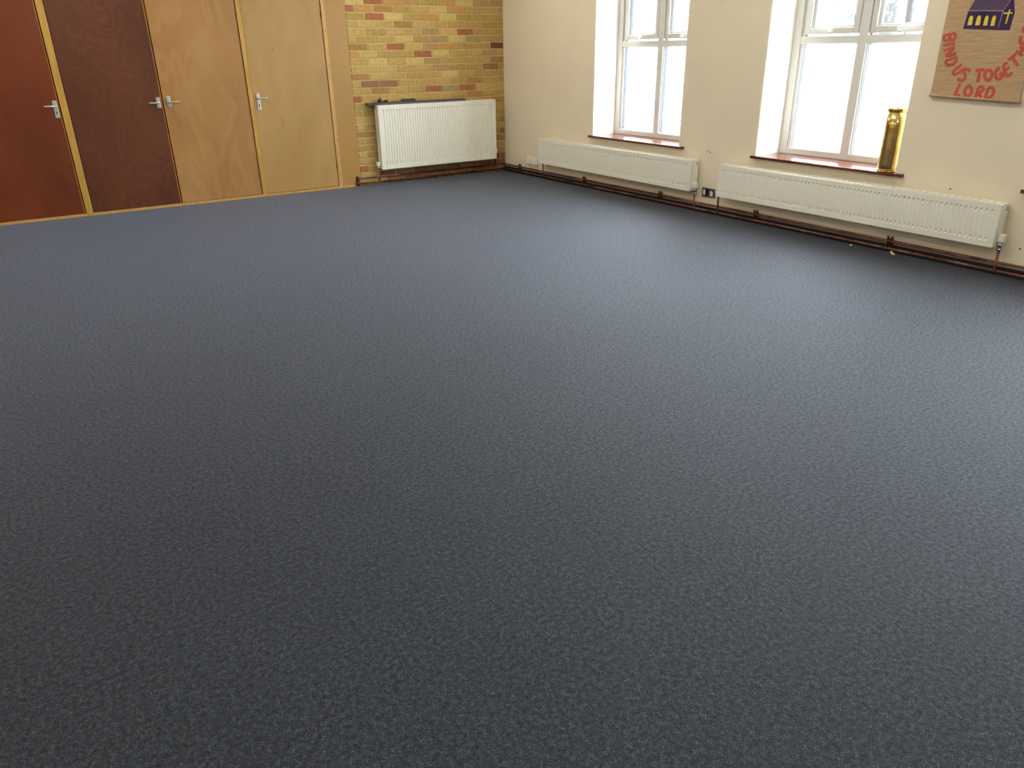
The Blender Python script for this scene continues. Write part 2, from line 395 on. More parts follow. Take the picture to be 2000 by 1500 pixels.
# ------------------------------------------------------------------ doors, posts and panel
DH = 2.03
def handle(door, px, z0, z1, zl, sgn, key):
    """back plate, lever, keyhole; px is the plate centre, sgn the way the lever points"""
    pl = boxes('handle_plate', [((px - .0185, -.010, z0), (px + .0185, -.001, z1))], 'steel', door, .003); pl['label'] = 'satin aluminium handle plate'
    bm = bmesh.new(); lx = px - sgn * .004
    tube(bm, [(lx, -.008, zl), (lx, -.030, zl)], .0095, 14)
    tube(bm, fillet([(lx, -.026, zl), (lx, -.048, zl), (lx + sgn * .060, -.050, zl + .001), (lx + sgn * .098, -.044, zl + .003)], .012), [.0085] * 7 + [.0085] * 6 + [.007], 12)
    obj('lever', bm, 'steel', pl)
    if key:
        bm = bmesh.new(); kz = z0 + .043
        tube(bm, [(px, -.0112, kz + .006), (px, -.0085, kz + .006)], .006, 12); box(bm, (px - .003, -.0112, kz - .010), (px + .003, -.0085, kz + .004))
        obj('keyhole', bm, 'black', pl)
    else:
        bm = bmesh.new(); tube(bm, [(px, -.0112, z0 + .012), (px, -.0085, z0 + .012)], .0035, 10); tube(bm, [(px, -.0112, z1 - .012), (px, -.0085, z1 - .012)], .0035, 10); obj('screw', bm, 'brushed', pl)
def door(n, x0, x1, mat, label, hd, hinge_x=None, lip=None):
    e = empty('door_%d' % n, ((x0 + x1) / 2, 0.02, 0)); struct(e, label, 'door')
    boxes('leaf', [((x0, -.001, .028), (x1, .042, DH))], mat, e, .0012)
    for lx in (lip or []):
        boxes('edge_lipping', [((lx - .004, -.0025, .028), (lx + .004, .040, DH))], 'lip', e)
    handle(e, *hd)
    if hinge_x is not None:
        for z in (.215, 1.745):
            bm = bmesh.new(); tube(bm, [(hinge_x, -.006, z), (hinge_x, -.006, z + .075)], .0055, 10)
            for k in range(4): tube(bm, [(hinge_x, -.006, z + .014 + k * .0155), (hinge_x, -.006, z + .0155 + k * .0155)], .0062, 10)
            obj('hinge', bm, 'hinge', e)
    return e
door(1, -5.628, -4.822, 'mahog_a', 'dark reddish plywood door with a keyhole handle plate', (-4.854, .896, 1.045, .998, -1, True), lip=[-4.8265])
door(2, -4.749, -3.943, 'mahog_b', 'dark figured mahogany plywood door meeting the pale door', (-3.979, .942, 1.040, .989, -1, False), lip=[-3.947])
door(3, -3.933, -3.120, 'ply_a', 'light plywood door meeting the dark figured door', (-3.886, .942, 1.045, .990, 1, False), hinge_x=-3.116, lip=[-3.929])
door(4, -3.066, -2.252, 'ply_b', 'pale plywood door with keyhole plate beside the brick wall', (-3.019, .876, 1.035, .989, 1, True), hinge_x=-2.250)
# surface blemishes of the palest door
d4 = bpy.data.objects['door_4']
for (x, z, l) in ((-2.80, 1.42, .055), (-2.80, .68, .12)):
    boxes('veneer_split', [((x - .0015, -.0016, z), (x + .0015, .002, z + l))], 'hinge', d4)
TRIM = [('trim_1', -4.814, -4.755, 'pine', 'yellow pine post between the two dark doors'), ('trim_2', -3.113, -3.070, 'pine', 'narrow pine post between the two pale doors'),
        ('trim_3', -2.247, -2.206, 'pine_pale', 'pale pine post between the palest door and side panel'), ('trim_4', -5.70, -5.636, 'pine', 'pine post on the far edge of the reddish dark door')]
for nm, a, b, mt, lb in TRIM:
    o = boxes(nm, [((a, -.012, .0), (b, .055, DH + .02))], mt, None, .002, ((a + b) / 2, 0, 0)); struct(o, lb, 'post')
for k, (x, z) in enumerate(((-2.224, 1.62), (-2.222, 1.28), (-2.222, .52), (-2.224, .155))):   # old screw heads in the post
    bm = bmesh.new(); tube(bm, [(x, -.0128, z), (x, -.010, z)], .006, 10); obj('screw_head', bm, 'hinge', bpy.data.objects['trim_3'])
o = boxes('trim_5', [((XL, -.012, DH + .02), (BR, .055, DH + .075))], 'pine', None, .002, (-5.7, 0, DH)); struct(o, 'pine head rail running above all the doors', 'trim')
bm = bmesh.new()
for a, b in ((-5.636, -4.814), (-4.755, -3.113), (-3.070, -2.247), (-2.206, -2.037)): box(bm, (a, -.014, 0), (b, .05, .024))
o = obj('trim_6', bm, 'pine_pale', None, .002, (-3.9, 0, 0)); struct(o, 'pine threshold strip under the row of doors', 'trim')
o = boxes('wall_door_head', [((XL, 0.0, DH + .075), (BR, .06, ZC))], 'ply_c', None, 0, (-5.7, 0, DH)); struct(o, 'plywood panel above the row of doors', 'wall')
o = boxes('wall_beyond_doors', [((XL, 0.0, 0), (-5.70, .06, DH + .02))], 'ply_c', None, 0, (-7.5, 0, 0)); struct(o, 'plywood panel beyond the reddish dark door', 'wall')
bm = bmesh.new()
prism(bm, [(-2.206, -.008, .024), (-2.206, -.008, DH + .02), (BR - .006, -.008, DH + .02), (BR - .006, -.008, .108), (-2.040, -.008, .108), (-2.040, -.008, .024)], (0, .06, 0))
o = obj('wall_side_panel', bm, 'ply_c', None, .0015, (-2.1, 0, 0)); struct(o, 'narrow plain plywood panel between palest door and bricks', 'wall panel')

# ------------------------------------------------------------------ windows
def ring(bm, y0, y1, z0, z1, wy, wz0, wz1, x0, x1, mi=0):
    """rectangular ring in the wall plane; y0 > y1"""
    box(bm, (x0, y0, z0), (x1, y0 - wy, z1), mi); box(bm, (x0, y1 + wy, z0), (x1, y1, z1), mi)
    box(bm, (x0, y0 - wy, z0), (x1, y1 + wy, z0 + wz0), mi); box(bm, (x0, y0 - wy, z1 - wz1), (x1, y1 + wy, z1), mi)
def window(n, a, b, label, sill_label, e0, e1):
    a2, b2 = a - .006, b + .006
    mid = (a + b) / 2; e = empty('window_%d' % n, (WD + .03, mid, SILL)); struct(e, label, 'window')
    T0, T1 = 1.417, 1.472
    bm = bmesh.new(); ring(bm, a2, b2, SILL, WTOP - .006, .072, .050, .06, WD, WD + .062)
    obj('frame', bm, 'upvc', e, .004)
    boxes('mullion', [((WD, mid + .0375, SILL + .045), (WD + .060, mid - .0375, WTOP - .06))], 'upvc', e, .004)
    for s in (0, 1):
        ya, yb = (a2 - .072, mid + .0375) if s == 0 else (mid - .0375, b2 + .072)
        boxes('transom', [((WD + .0008, ya, T0), (WD + .060, yb, T1))], 'upvc', e, .004)
        # fixed frosted light
        w = .030 if s == 0 else .012
        wl, wr = (.032, .012) if s == 0 else (.012, .032)
        bm = bmesh.new()
        box(bm, (WD + .012, ya, SILL + .05), (WD + .058, ya - wl, T0)); box(bm, (WD + .012, yb + wr, SILL + .05), (WD + .058, yb, T0))
        box(bm, (WD + .012, ya - wl, SILL + .05), (WD + .058, yb + wr, SILL + .056)); box(bm, (WD + .012, ya - wl, T0 - .006), (WD + .058, yb + wr, T0))
        obj('glazing_bead', bm, 'upvc', e, .002)
        boxes('gasket', [((WD + .018, ya - wl, SILL + .056), (WD + .052, ya - wl - .003, T0 - .006)), ((WD + .018, yb + wr, SILL + .056), (WD + .052, yb + wr + .003, T0 - .006))], 'gasket', e)
        p = boxes('pane', [((WD + .052, ya - wl + .003, SILL + .053), (WD + .056, yb + wr - .003, T0 - .003))], 'frost', e); p['label'] = 'frosted white pane'
        # opening light above
        S0, S1 = 1.486, WTOP - .07
        yo, yi = (ya - .034, yb + .010) if s == 0 else (ya - .010, yb + .034)
        boxes('packer', [((WD + .02, ya, T1), (WD + .06, yo + .004, S1 + .004)), ((WD + .02, yi - .004, T1), (WD + .06, yb, S1 + .004))], 'upvc', e)
        boxes('shadow_gap', [((WD + .030, yo + .004, T1 + .001), (WD + .058, yo - .004, S1))], 'gasket', e)  # dark strip put in for the shadow line beside the sash
        bm = bmesh.new(); ring(bm, yo, yi, S0, S1, .046, .046, .046, WD + .006, WD + .056)
        sash = obj('sash', bm, 'upvc', e, .005)
        bm = bmesh.new(); ring(bm, yo - .046, yi + .046, S0 + .046, S1 - .046, .016, .014, .014, WD + .022, WD + .058); obj('glazing_bead', bm, 'upvc', sash, .003)
        boxes('gasket', [((WD + .024, yo - .062, S0 + .060), (WD + .053, yo - .065, S1 - .060)), ((WD + .024, yi + .062, S0 + .060), (WD + .053, yi + .065, S1 - .060))], 'gasket', sash)
        p = boxes('pane', [((WD + .053, yo - .061, S0 + .059), (WD + .057, yi + .061, S1 - .059))], 'glass', sash); p['label'] = 'clear pane'
        hy = (yo + yi) / 2; hz = S0 + .018
        bm = bmesh.new()
        box(bm, (WD - .012, hy + .014, hz - .010), (WD + .007, hy - .014, hz + .014))
        tube(bm, fillet([(WD - .008, hy, hz), (WD - .034, hy, hz + .003), (WD - .040, hy + (.055 if s == 0 else -.055), hz + .016), (WD - .036, hy + (.115 if s == 0 else -.115), hz + .016)], .018), .0085, 10)
        obj('handle', bm, 'white_plastic', sash, .002)
    # sill board with horns
    bm = bmesh.new()
    prism(bm, [(-.041, e0, SILL - .022), (0, e0, SILL - .022), (0, a, SILL - .022), (WD + .01, a, SILL - .022), (WD + .01, b, SILL - .022), (0, b, SILL - .022), (0, e1, SILL - .022), (-.041, e1, SILL - .022)], (0, 0, .022))
    s = obj('window_sill', bm, 'mahog_sill', None, .004, (0, mid, SILL - .022)); tag(s, sill_label, 'window sill', 'window sills')
window(1, *WIN[0], 'white framed window between corner and second window', 'red-brown varnished window sill with nothing standing on it', -1.715, -3.112)
window(2, *WIN[1], 'white framed window with brass vase on its sill', 'red-brown varnished window sill carrying the brass vase', -3.921, -5.279)
window(3, *WIN[2], 'white framed window beyond the hessian banner', 'red-brown varnished window sill beyond the hessian banner', -6.07, -7.43)
bm = bmesh.new()
for y0, y1 in ((-.002, YF),): box(bm, (-.016, y0, 0), (-.0005, y1, .056), 0); box(bm, (-.0185, y0, .056), (-.0005, y1, .064), 1)
o = obj('baseboard_right', bm, ['skirt', 'skirt_top'], None, .001, (0, -6, 0)); struct(o, 'low dark painted skirting board behind the copper pipes', 'baseboard')

# ================================================================== RADIATORS
def radiator(name, L, Hh, D, nfl, label, loc, rotz, band=.045, mid=.008, rec=.011):
    """local frame: length along +x from 0, front faces -y, back touches y=0; z from 0"""
    e = empty(name, loc); e.rotation_euler = (0, 0, rotz); tag(e, label, 'radiator', 'white panel radiators')
    def part(nm, bm, mt, bev=0.0, par=None):
        bmesh.ops.recalc_face_normals(bm, faces=bm.faces)
        me = bpy.data.meshes.new(nm); bm.to_mesh(me); bm.free()
        for k in (mt if isinstance(mt, list) else [mt]): me.materials.append(M[k])
        o = bpy.data.objects.new(nm, me); COL.objects.link(o); o.parent = par or e
        if bev:
            b = o.modifiers.new('bevel', 'BEVEL'); b.width = bev; b.segments = 2; b.limit_method = 'ANGLE'; b.angle_limit = .7
        return o
    yf = -D                                   # front face
    # pressed front panel
    bm = bmesh.new(); pitch = (L - 2 * band) / nfl; gw = pitch * .60; slope = .0045 if mid > .005 else .0075
    xs = 0; pts = [(0.0, 0)]
    for k in range(nfl):
        c = band + (k + .5) * pitch
        pts += [(c - gw/2, 0), (c - gw/2 + slope, 1), (c + gw/2 - slope, 1), (c + gw/2, 0)]
    pts.append((L, 0))
    # each flute is deepest at its two ends and shallower between them
    rows = [(0.0, 0), (band, 0), (band + .010, rec), (band + .030, mid), (Hh - band - .030, mid), (Hh - band - .010, rec), (Hh - band, 0), (Hh - .004, 0)]
    grid = [[bm.verts.new((x, yf + (d if g else 0), z)) for x, g in pts] for z, d in rows]
    for a, b in zip(grid, grid[1:]):
        for i in range(len(pts) - 1): bm.faces.new((a[i], a[i+1], b[i+1], b[i]))
    # folded edges of the front panel
    def strip(p, q, d):
        bm.faces.new([bm.verts.new(v) for v in (p, q, Vector(q) + Vector(d), Vector(p) + Vector(d))])
    strip((0, yf, 0), (L, yf, 0), (0, .012, 0)); strip((0, yf, Hh - .004), (L, yf, Hh - .004), (0, .012, 0))
    strip((0, yf, 0), (0, yf, Hh - .004), (0, .012, 0)); strip((L, yf, 0), (L, yf, Hh - .004), (0, .012, 0))
    part('front_panel', bm, 'enamel')
    bm = bmesh.new(); box(bm, (.012, yf + .020, .012), (L - .012, -.030, Hh - .020)); part('convector_core', bm, 'enamel_dark')
    bm = bmesh.new(); box(bm, (.004, -.030, .0), (L - .004, -.018, Hh - .010)); part('back_panel', bm, 'enamel', .002)
    # top grille: cover with slots
    bm = bmesh.new(); gy0, gy1 = yf + .017, -.018
    box(bm, (.002, gy0, Hh - .012), (L - .002, gy0 + .012, Hh + .001)); box(bm, (.002, gy1 - .012, Hh - .012), (L - .002, gy1, Hh + .001))
    ns = max(6, int(L / .05))
    for k in range(ns + 1):
        x = .002 + k * (L - .004 - .012) / ns; box(bm, (x, gy0 + .010, Hh - .010), (x + .030 if k < ns else x + .012, gy1 - .010, Hh + .0005))
    part('top_grille', bm, 'enamel')
    for x0, x1, nm in ((-.0015, .010, 0), (L - .010, L + .0015, 1)):
        bm = bmesh.new(); box(bm, (x0, yf + .016, .004), (x1, -.016, Hh + .0015)); sp = part('side_panel', bm, 'enamel', .0025)
        bm = bmesh.new(); xx = x0 - .0006 if nm == 0 else x1
        yc = -.036
        for q in ((yc - .010, Hh - .045, yc + .010, Hh - .041), (yc - .010, Hh - .022, yc + .004, Hh - .018), (yc - .010, Hh - .045, yc - .006, Hh - .018), (yc + .006, Hh - .045, yc + .010, Hh - .026)):
            box(bm, (xx, q[0], q[1]), (xx + .0006, q[2], q[3]))
        part('bracket_slot', bm, 'enamel_dark', par=sp)
    for k in (0.2, 0.8):
        bm = bmesh.new(); box(bm, (L*k - .02, -.0195, Hh*.15), (L*k + .02, .0, Hh*.8)); part('wall_bracket', bm, 'enamel')
    return e, part
def trv(part, x, z, y, sgn, zb, head=True, ybot=None):
    """valve beside the end: body, tail pipe down to zb, thermostatic cap"""
    bm = bmesh.new()
    tube(bm, [(x - sgn * .034, y, z), (x + sgn * .004, y, z)], .011, 12); tube(bm, [(x, y, z - .030), (x, y, z + .020)], .0125, 12)
    tube(bm, [(x, y, z - .040), (x, y, z - .026)], .0155, 6)
    part('valve_body', bm, 'chrome')
    bm = bmesh.new()
    if ybot is None: tube(bm, [(x, y, z - .035), (x, y, zb)], .0078, 10)
    else: tube(bm, fillet([(x, y, z - .035), (x, y, zb), (x, ybot, zb)], .010), .0078, 10)
    part('tail_pipe', bm, 'copper')
    if head:
        bm = bmesh.new(); box(bm, (x - .020, y - .020, z + .014), (x + .020, y + .020, z + .066)); part('thermostat_cap', bm, 'white_plastic', .006)
YP = -.036                                     # pipe centre line off the wall
e, p = radiator('panel_radiator', 1.546, .692, .112, 45, 'tall white panel radiator on the brick wall', (-1.751, -.008, .173), 0.0)
trv(p, -.026, .018, -.058, -1, .045 - .173); trv(p, 1.566, .045, -.058, 1, .083 - .173, head=True)
RW = -math.pi / 2     # along the window wall, length runs towards -y, front faces -x
e, p = radiator('panel_radiator', 2.432, .277, .112, 72, 'low white panel radiator under the empty window sill', (-.008, -.901, .191), RW, band=.036, mid=.001, rec=.009)
trv(p, 2.452, .010, -.058, 1, .030 - .191, ybot=YP + .008)
bm = bmesh.new(); tube(bm, fillet([(.020, -.058, .002), (.020, -.058, .030 - .191), (.020, YP + .008, .030 - .191)], .010), .0078, 10); p('tail_pipe', bm, 'copper')
bm = bmesh.new()
for (x, z, a, b) in ((2.118, .128, .008, .016), (2.130, .120, .006, .010), (2.108, .112, .005, .006)):
    pts = [(x + a * math.cos(t * .785), -.1045 - .0004, z + b * math.sin(t * .785)) for t in range(8)]; prism(bm, pts, (0, .0006, 0))
p('scuff_mark', bm, 'scuff')
e, p = radiator('panel_radiator', 2.360, .277, .112, 70, 'low white panel radiator under the sill with brass vase', (-.008, -3.663, .191), RW, band=.036, mid=.001, rec=.009)
trv(p, 2.384, .018, -.058, 1, .030 - .191, ybot=YP + .008)
bm = bmesh.new(); tube(bm, fillet([(.012, -.058, .014), (-.018, -.058, .010), (-.018, -.058, .030 - .191), (-.018, YP + .008, .030 - .191)], .010), .0085, 10); p('tail_pipe', bm, 'copper')

# ================================================================== PIPES
up = empty('heating_pipework', (-2.026, -.030, 0)); tag(up, 'pair of dull copper heating pipes along the foot of the walls', 'pipes')
for path, r in (([(-2.060, -.030, .030), (-.036, -.030, .030), (YP, -.036, .030), (YP, YF + .02, .030)], .0088),
                ([(-2.026, -.030, .030), (-2.026, -.030, .090), (-.036, -.030, .086), (YP, -.036, .084), (YP, YF + .02, .084)], .0095)):
    bm = bmesh.new(); tube(bm, fillet(path, .03, 6), r, 12); obj('pipe_run', bm, 'copper', up)
bm = bmesh.new(); tube(bm, [(-2.026, -.030, .004), (-2.026, -.030, .062)], .0135, 12); tube(bm, [(-2.026, -.030, .074), (-2.026, -.030, .088)], .0135, 12); tube(bm, [(-2.014, -.030, .090), (-1.998, -.030, .090)], .0135, 12)
obj('elbow_fitting', bm, 'copper', up)
for y in (-.385, -1.665, -2.87, -4.05, -5.285, -6.5):
    bm = bmesh.new()
    for dy in (-.016, .014):
        box(bm, (YP - .006, y + dy - .006, .094), (YP + .006, y + dy + .006, .120))
    box(bm, (-.020, y - .020, .040), (-.0165, y + .018, .100)); box(bm, (YP - .0135, y - .014, .040), (-.018, y - .009, .096)); box(bm, (YP - .0135, y + .008, .040), (-.018, y + .013, .096))
    obj('pipe_clip', bm, 'hinge', up, .002)
for x in (-1.1, -.4):
    bm = bmesh.new(); tube(bm, [(x, -.0305, .088), (x + .016, -.0305, .088)], .0135, 12); box(bm, (x + .002, -.03, .080), (x + .014, .004, .096)); obj('pipe_clip', bm, 'hinge', up)

# ================================================================== SOCKETS
s = empty('wall_socket', (0, -.64, .178)); tag(s, 'pair of white blank wall plates beside the low radiator end', 'socket')
for y0, y1 in ((-.527, -.634), (-.640, -.752)):
    o = boxes('plate', [((-.032, y0, .134), (-.0005, y1, .222))], 'white_plastic', s, .003)
    boxes('cover_ridge', [((-.0335, y0 - .010, .146), (-.0315, y1 + .010, .210))], 'white_plastic', o, .001)
s = empty('wall_socket', (0, -3.47, .182)); tag(s, 'brushed steel double wall socket between the low radiators', 'socket')
o = boxes('plate', [((-.012, -3.392, .143), (-.0005, -3.540, .224))], 'brushed', s, .003)
boxes('insert', [((-.0145, -3.404, .152), (-.010, -3.462, .216))], 'black', s, .001)
boxes('switch', [((-.020, -3.412, .160), (-.013, -3.436, .208))], 'white_plastic', s, .002)
boxes('divider', [((-.0175, -3.466, .146), (-.010, -3.472, .222))], 'black', s)
boxes('switch', [((-.0155, -3.496, .158), (-.011, -3.522, .204))], 'white_plastic', s, .002)
bm = bmesh.new(); tube(bm, fillet([(-.014, -3.476, .214), (-.020, -3.53, .214), (-.022, -3.556, .190), (-.022, -3.560, .150)], .02), .0045, 8); obj('cable', bm, 'black', s)

# ================================================================== SHELF AND WHAT LIES ON IT
s = empty('radiator_shelf', (-1.22, 0, .868)); tag(s, 'dark stained board shelf above the tall radiator', 'shelf')
boxes('board', [((-1.850, -.090, .868), (-.605, .002, .892))], 'shelf', s, .002)
bm = bmesh.new(); lathe(bm, [(.016, 0), (.026, .004), (.027, .022), (.019, .036), (.010, .042), (.004, .046)], (-1.690, -.055, .892), 20)
tube(bm, [(-1.690, -.055, .936), (-1.689, -.055, .985)], [.003, .0016], 8)
tag(obj('ornament', bm, 'black', None, 0, (-1.690, -.055, .892)), 'small black ornament with an upright stem on the dark shelf', 'ornament')
bm = bmesh.new(); lathe(bm, [(.018, 0), (.024, .005), (.022, .016), (.012, .024), (.004, .026)], (-1.622, -.058, .892), 20)
bmesh.ops.scale(bm, vec=(1.25, .9, 1), verts=bm.verts, space=Matrix.Translation((1.622, .058, -.892)))
tag(obj('ornament', bm, 'black', None, 0, (-1.622, -.058, .892)), 'small black domed ornament on the dark shelf', 'ornament')
bm = bmesh.new(); prism(bm, [(-1.430, -.082, .892), (-1.405, -.082, .918), (-1.262, -.082, .918), (-1.252, -.082, .892)], (0, .055, 0))
tag(obj('spectacle_case', bm, 'black', None, .004, (-1.34, -.05, .892)), 'flat black case lying on the dark shelf', 'case')

# ================================================================== BRASS VASE
vx, vy = .034, -5.118
v = empty('brass_vase', (vx, vy, SILL)); tag(v, 'tall polished brass cylinder vase on the window sill', 'vase')
bm = bmesh.new()
lathe(bm, [(.062, .014), (.0655, .018), (.0655, .05), (.0648, .2), (.0642, .30), (.0640, .414),
           (.0605, .414), (.060, .30), (.060, .03)], (vx, vy, SILL), 48)
obj('body', bm, 'brass', v)
for zz in (.327, .354):
    bm = bmesh.new(); lathe(bm, [(.0641, zz - .0015), (.0650, zz - .0008), (.0650, zz + .0008), (.0641, zz + .0015)], (vx, vy, SILL), 48); obj('engraved_band', bm, 'brass', v)
bm = bmesh.new(); lathe(bm, [(.066, 0), (.0695, .002), (.0695, .007), (.0665, .009), (.0665, .011), (.0685, .013), (.0685, .018), (.0655, .020)], (vx, vy, SILL), 48); obj('base_rim', bm, 'brass', v)
bm = bmesh.new()
n = 48; prof = [(.0605, .412), (.0650, .412), (.0668, .418), (.0668, .428), (.0650, .434), (.0605, .434)]
rings = [[bm.verts.new((vx + r*math.cos(k*2*math.pi/n), vy + r*math.sin(k*2*math.pi/n), SILL + z)) for k in range(n)] for r, z in prof]
for a, b in zip(rings, rings[1:] + rings[:1]):
    for k in range(n): bm.faces.new((a[k], a[(k+1) % n], b[(k+1) % n], b[k])).smooth = True
obj('top_rim', bm, 'brass', v)

# ================================================================== BANNER
BT = 2.12
ban = empty('wall_banner', (-.010, -5.645, 1.07)); tag(ban, 'hessian wall banner with a purple church and red lettering', 'banner')
bm = bmesh.new(); NY, NZ = 12, 24
yl = lambda z: -5.360; yr = lambda z: -5.925 + (z - 1.066) * .02
def bx_(y, z): return -.016 - .004 * math.sin((y + 5.4) * 9) * max(0, (1.5 - z)) - .002 * math.sin(z * 14)
g = []
for j in range(NZ + 1):
    row = []
    for i in range(NY + 1):
        t = i / NY; zb = 1.086 - .020 * t; z = zb + (BT - zb) * j / NZ; y = yl(z) + (yr(z) - yl(z)) * t
        row.append(bm.verts.new((bx_(y, z), y, z)))
    g.append(row)
for a, b in zip(g, g[1:]):
    for i in range(NY): bm.faces.new((a[i], a[i+1], b[i+1], b[i]))
cl = obj('cloth', bm, 'hessian', ban); so = cl.modifiers.new('thickness', 'SOLIDIFY'); so.thickness = .003; so.offset = 0
bm = bmesh.new(); tube(bm, [(bx_(-5.36, 1.09) - .001, -5.357, 1.088), (bx_(-5.92, 1.07) - .001, -5.932, 1.067)], .0085, 10); h = obj('bottom_hem', bm, 'hessian', ban)
bm = bmesh.new(); tube(bm, [(-.018, -5.33, BT), (-.018, -5.94, BT)], .009, 10); obj('hanging_rod', bm, 'pine', ban)
def felt(name, pts, mat, lift, par=ban):
    bm = bmesh.new(); n = len(pts)
    a = [bm.verts.new((bx_(y, z) - .0018 - lift, y, z)) for y, z in pts]
    f = bm.faces.new(a); r = bmesh.ops.extrude_face_region(bm, geom=[f])
    for q in r['geom']:
        if isinstance(q, bmesh.types.BMVert): q.co.x -= .0016
    return obj(name, bm, mat, par)
def stroke(bm, pts, w, lift=.0, close=False):
    """ribbon of felt along a polyline"""
    P = [Vector((y, z, 0)) for y, z in pts]
    if len(P) > 2:      # smooth the hand-cut curve a little
        Q = [P[0]]
        for i in range(len(P) - 1):
            p0 = P[i-1] if i > 0 else (P[-2] if close else P[i]); p1, p2 = P[i], P[i+1]; p3 = P[i+2] if i + 2 < len(P) else (P[1] if close else P[i+1])
            for s in range(1, 5):
                t = s / 4; Q.append(.5 * ((2*p1) + (p2-p0)*t + (2*p0-5*p1+4*p2-p3)*t*t + (3*p1-p0-3*p2+p3)*t**3))
        P = Q
    pairs = []
    for i, p in enumerate(P):
        if close: d = P[(i+1) if i + 1 < len(P) else 1] - P[i-1 if i > 0 else -2]
        else: d = P[min(i+1, len(P)-1)] - P[max(i-1, 0)]
        nrm = Vector((-d.y, d.x, 0)).normalized() * w / 2
        q = []
        for s in (nrm, -nrm):
            y, z = (p + s).x, (p + s).y
            for k in (0, .0016): q.append(bm.verts.new((bx_(y, z) - .0018 - lift - k, y, z)))
        pairs.append(q)
    for a, b in zip(pairs, pairs[1:]):
        for i, j in ((0, 1), (1, 3), (3, 2), (2, 0)): bm.faces.new((a[i], a[j], b[j], b[i]))
    if not close:
        for q in (pairs[0], pairs[-1]): bm.faces.new((q[0], q[1], q[3], q[2]))
def letter(ch, strokes, w=.0175):
    bm = bmesh.new()
    for i, s in enumerate(strokes): stroke(bm, s, w * 1.1, .0002 * i, close=(s[0] == s[-1]))
    o = obj('letter', bm, 'red', ban); o['label'] = 'red felt letter ' + ch
    return o
ch = felt('church', [(-5.488, 1.490), (-5.497, 1.591), (-5.709, 1.582), (-5.748, 1.665), (-5.777, 1.568), (-5.771, 1.473), (-5.63, 1.481)], 'navy', .0); ch['label'] = 'purple felt church wall'
o = felt('church_roof', [(-5.497, 1.591), (-5.540, 1.690), (-5.752, 1.690), (-5.709, 1.582)], 'navy_roof', .0008); o['label'] = 'purple felt church roof'
for y0, y1, z0, z1 in ((-5.511, -5.539, 1.5085, 1.563), (-5.560, -5.587, 1.5065, 1.562), (-5.609, -5.633, 1.5035, 1.560), (-5.653, -5.677, 1.5005, 1.558)):
    w = abs(y1 - y0) / 2; c = (y0 + y1) / 2
    pts = [(y0, z0), (y1, z0)] + [(c - w * .92 * math.cos(t * math.pi / 8), z1 - .018 + .018 * math.sin(t * math.pi / 8)) for t in range(9)]
    felt('church_window', pts, 'yellow', .002, ch)
bm = bmesh.new(); stroke(bm, [(-5.746, 1.588), (-5.742, 1.509)], .0085, .002); stroke(bm, [(-5.715, 1.568), (-5.767, 1.567)], .0075, .0022); obj('cross', bm, 'yellow', ch)
bm = bmesh.new(); stroke(bm, [(-5.499, 1.592), (-5.710, 1.582)], .0045, .003); stroke(bm, [(-5.709, 1.580), (-5.704, 1.487)], .0035, .003); stroke(bm, [(-5.711, 1.582), (-5.748, 1.662)], .003, .003); obj('stitched_line', bm, 'pink', ch)
letter('B', [[(-5.374, 1.453), (-5.444, 1.466)], [(-5.374, 1.453), (-5.380, 1.427), (-5.398, 1.421), (-5.411, 1.432), (-5.411, 1.456)], [(-5.411, 1.456), (-5.418, 1.430), (-5.437, 1.424), (-5.448, 1.438), (-5.444, 1.466)]], .014)
letter('I', [[(-5.381, 1.393), (-5.452, 1.406)]], .015)
letter('N', [[(-5.388, 1.363), (-5.454, 1.380)], [(-5.454, 1.380), (-5.409, 1.330)], [(-5.409, 1.329), (-5.476, 1.348)]], .0145)
letter('D', [[(-5.416, 1.301), (-5.480, 1.324)], [(-5.480, 1.324), (-5.485, 1.306), (-5.472, 1.284), (-5.443, 1.275), (-5.423, 1.283), (-5.416, 1.301)]], .015)
letter('U', [[(-5.524, 1.279), (-5.484, 1.240), (-5.486, 1.221), (-5.506, 1.224), (-5.556, 1.259)]], .0155)
letter('S', [[(-5.585, 1.236), (-5.575, 1.249), (-5.556, 1.248), (-5.549, 1.233), (-5.562, 1.212), (-5.560, 1.192), (-5.541, 1.184), (-5.518, 1.195)]], .0165)
letter('T', [[(-5.620, 1.243), (-5.674, 1.251)], [(-5.646, 1.246), (-5.650, 1.174)]], .0165)
letter('O', [[(-5.697, 1.249), (-5.719, 1.238), (-5.728, 1.211), (-5.712, 1.188), (-5.689, 1.202), (-5.682, 1.231), (-5.697, 1.249)]], .0165)
letter('G', [[(-5.766, 1.257), (-5.750, 1.252), (-5.745, 1.226), (-5.761, 1.200), (-5.782, 1.199), (-5.791, 1.217), (-5.781, 1.229), (-5.772, 1.218)]], .0165)
letter('E', [[(-5.803, 1.291), (-5.784, 1.273), (-5.818, 1.215), (-5.842, 1.236)], [(-5.800, 1.247), (-5.819, 1.268)]], .0155)
letter('T', [[(-5.804, 1.304), (-5.840, 1.340)], [(-5.823, 1.320), (-5.868, 1.274)]], .0165)
letter('H', [[(-5.838, 1.355), (-5.880, 1.331)], [(-5.853, 1.380), (-5.895, 1.358)], [(-5.860, 1.343), (-5.875, 1.368)]], .0155)
letter('E', [[(-5.846, 1.438), (-5.852, 1.400), (-5.905, 1.396), (-5.902, 1.428)], [(-5.878, 1.398), (-5.875, 1.424)]], .0155)
letter('R', [[(-5.850, 1.466), (-5.908, 1.455)], [(-5.850, 1.466), (-5.853, 1.492), (-5.872, 1.494), (-5.880, 1.462)], [(-5.878, 1.475), (-5.906, 1.490)]], .0145)
letter('L', [[(-5.540, 1.164), (-5.523, 1.092)], [(-5.518, 1.092), (-5.558, 1.094)]], .0155)
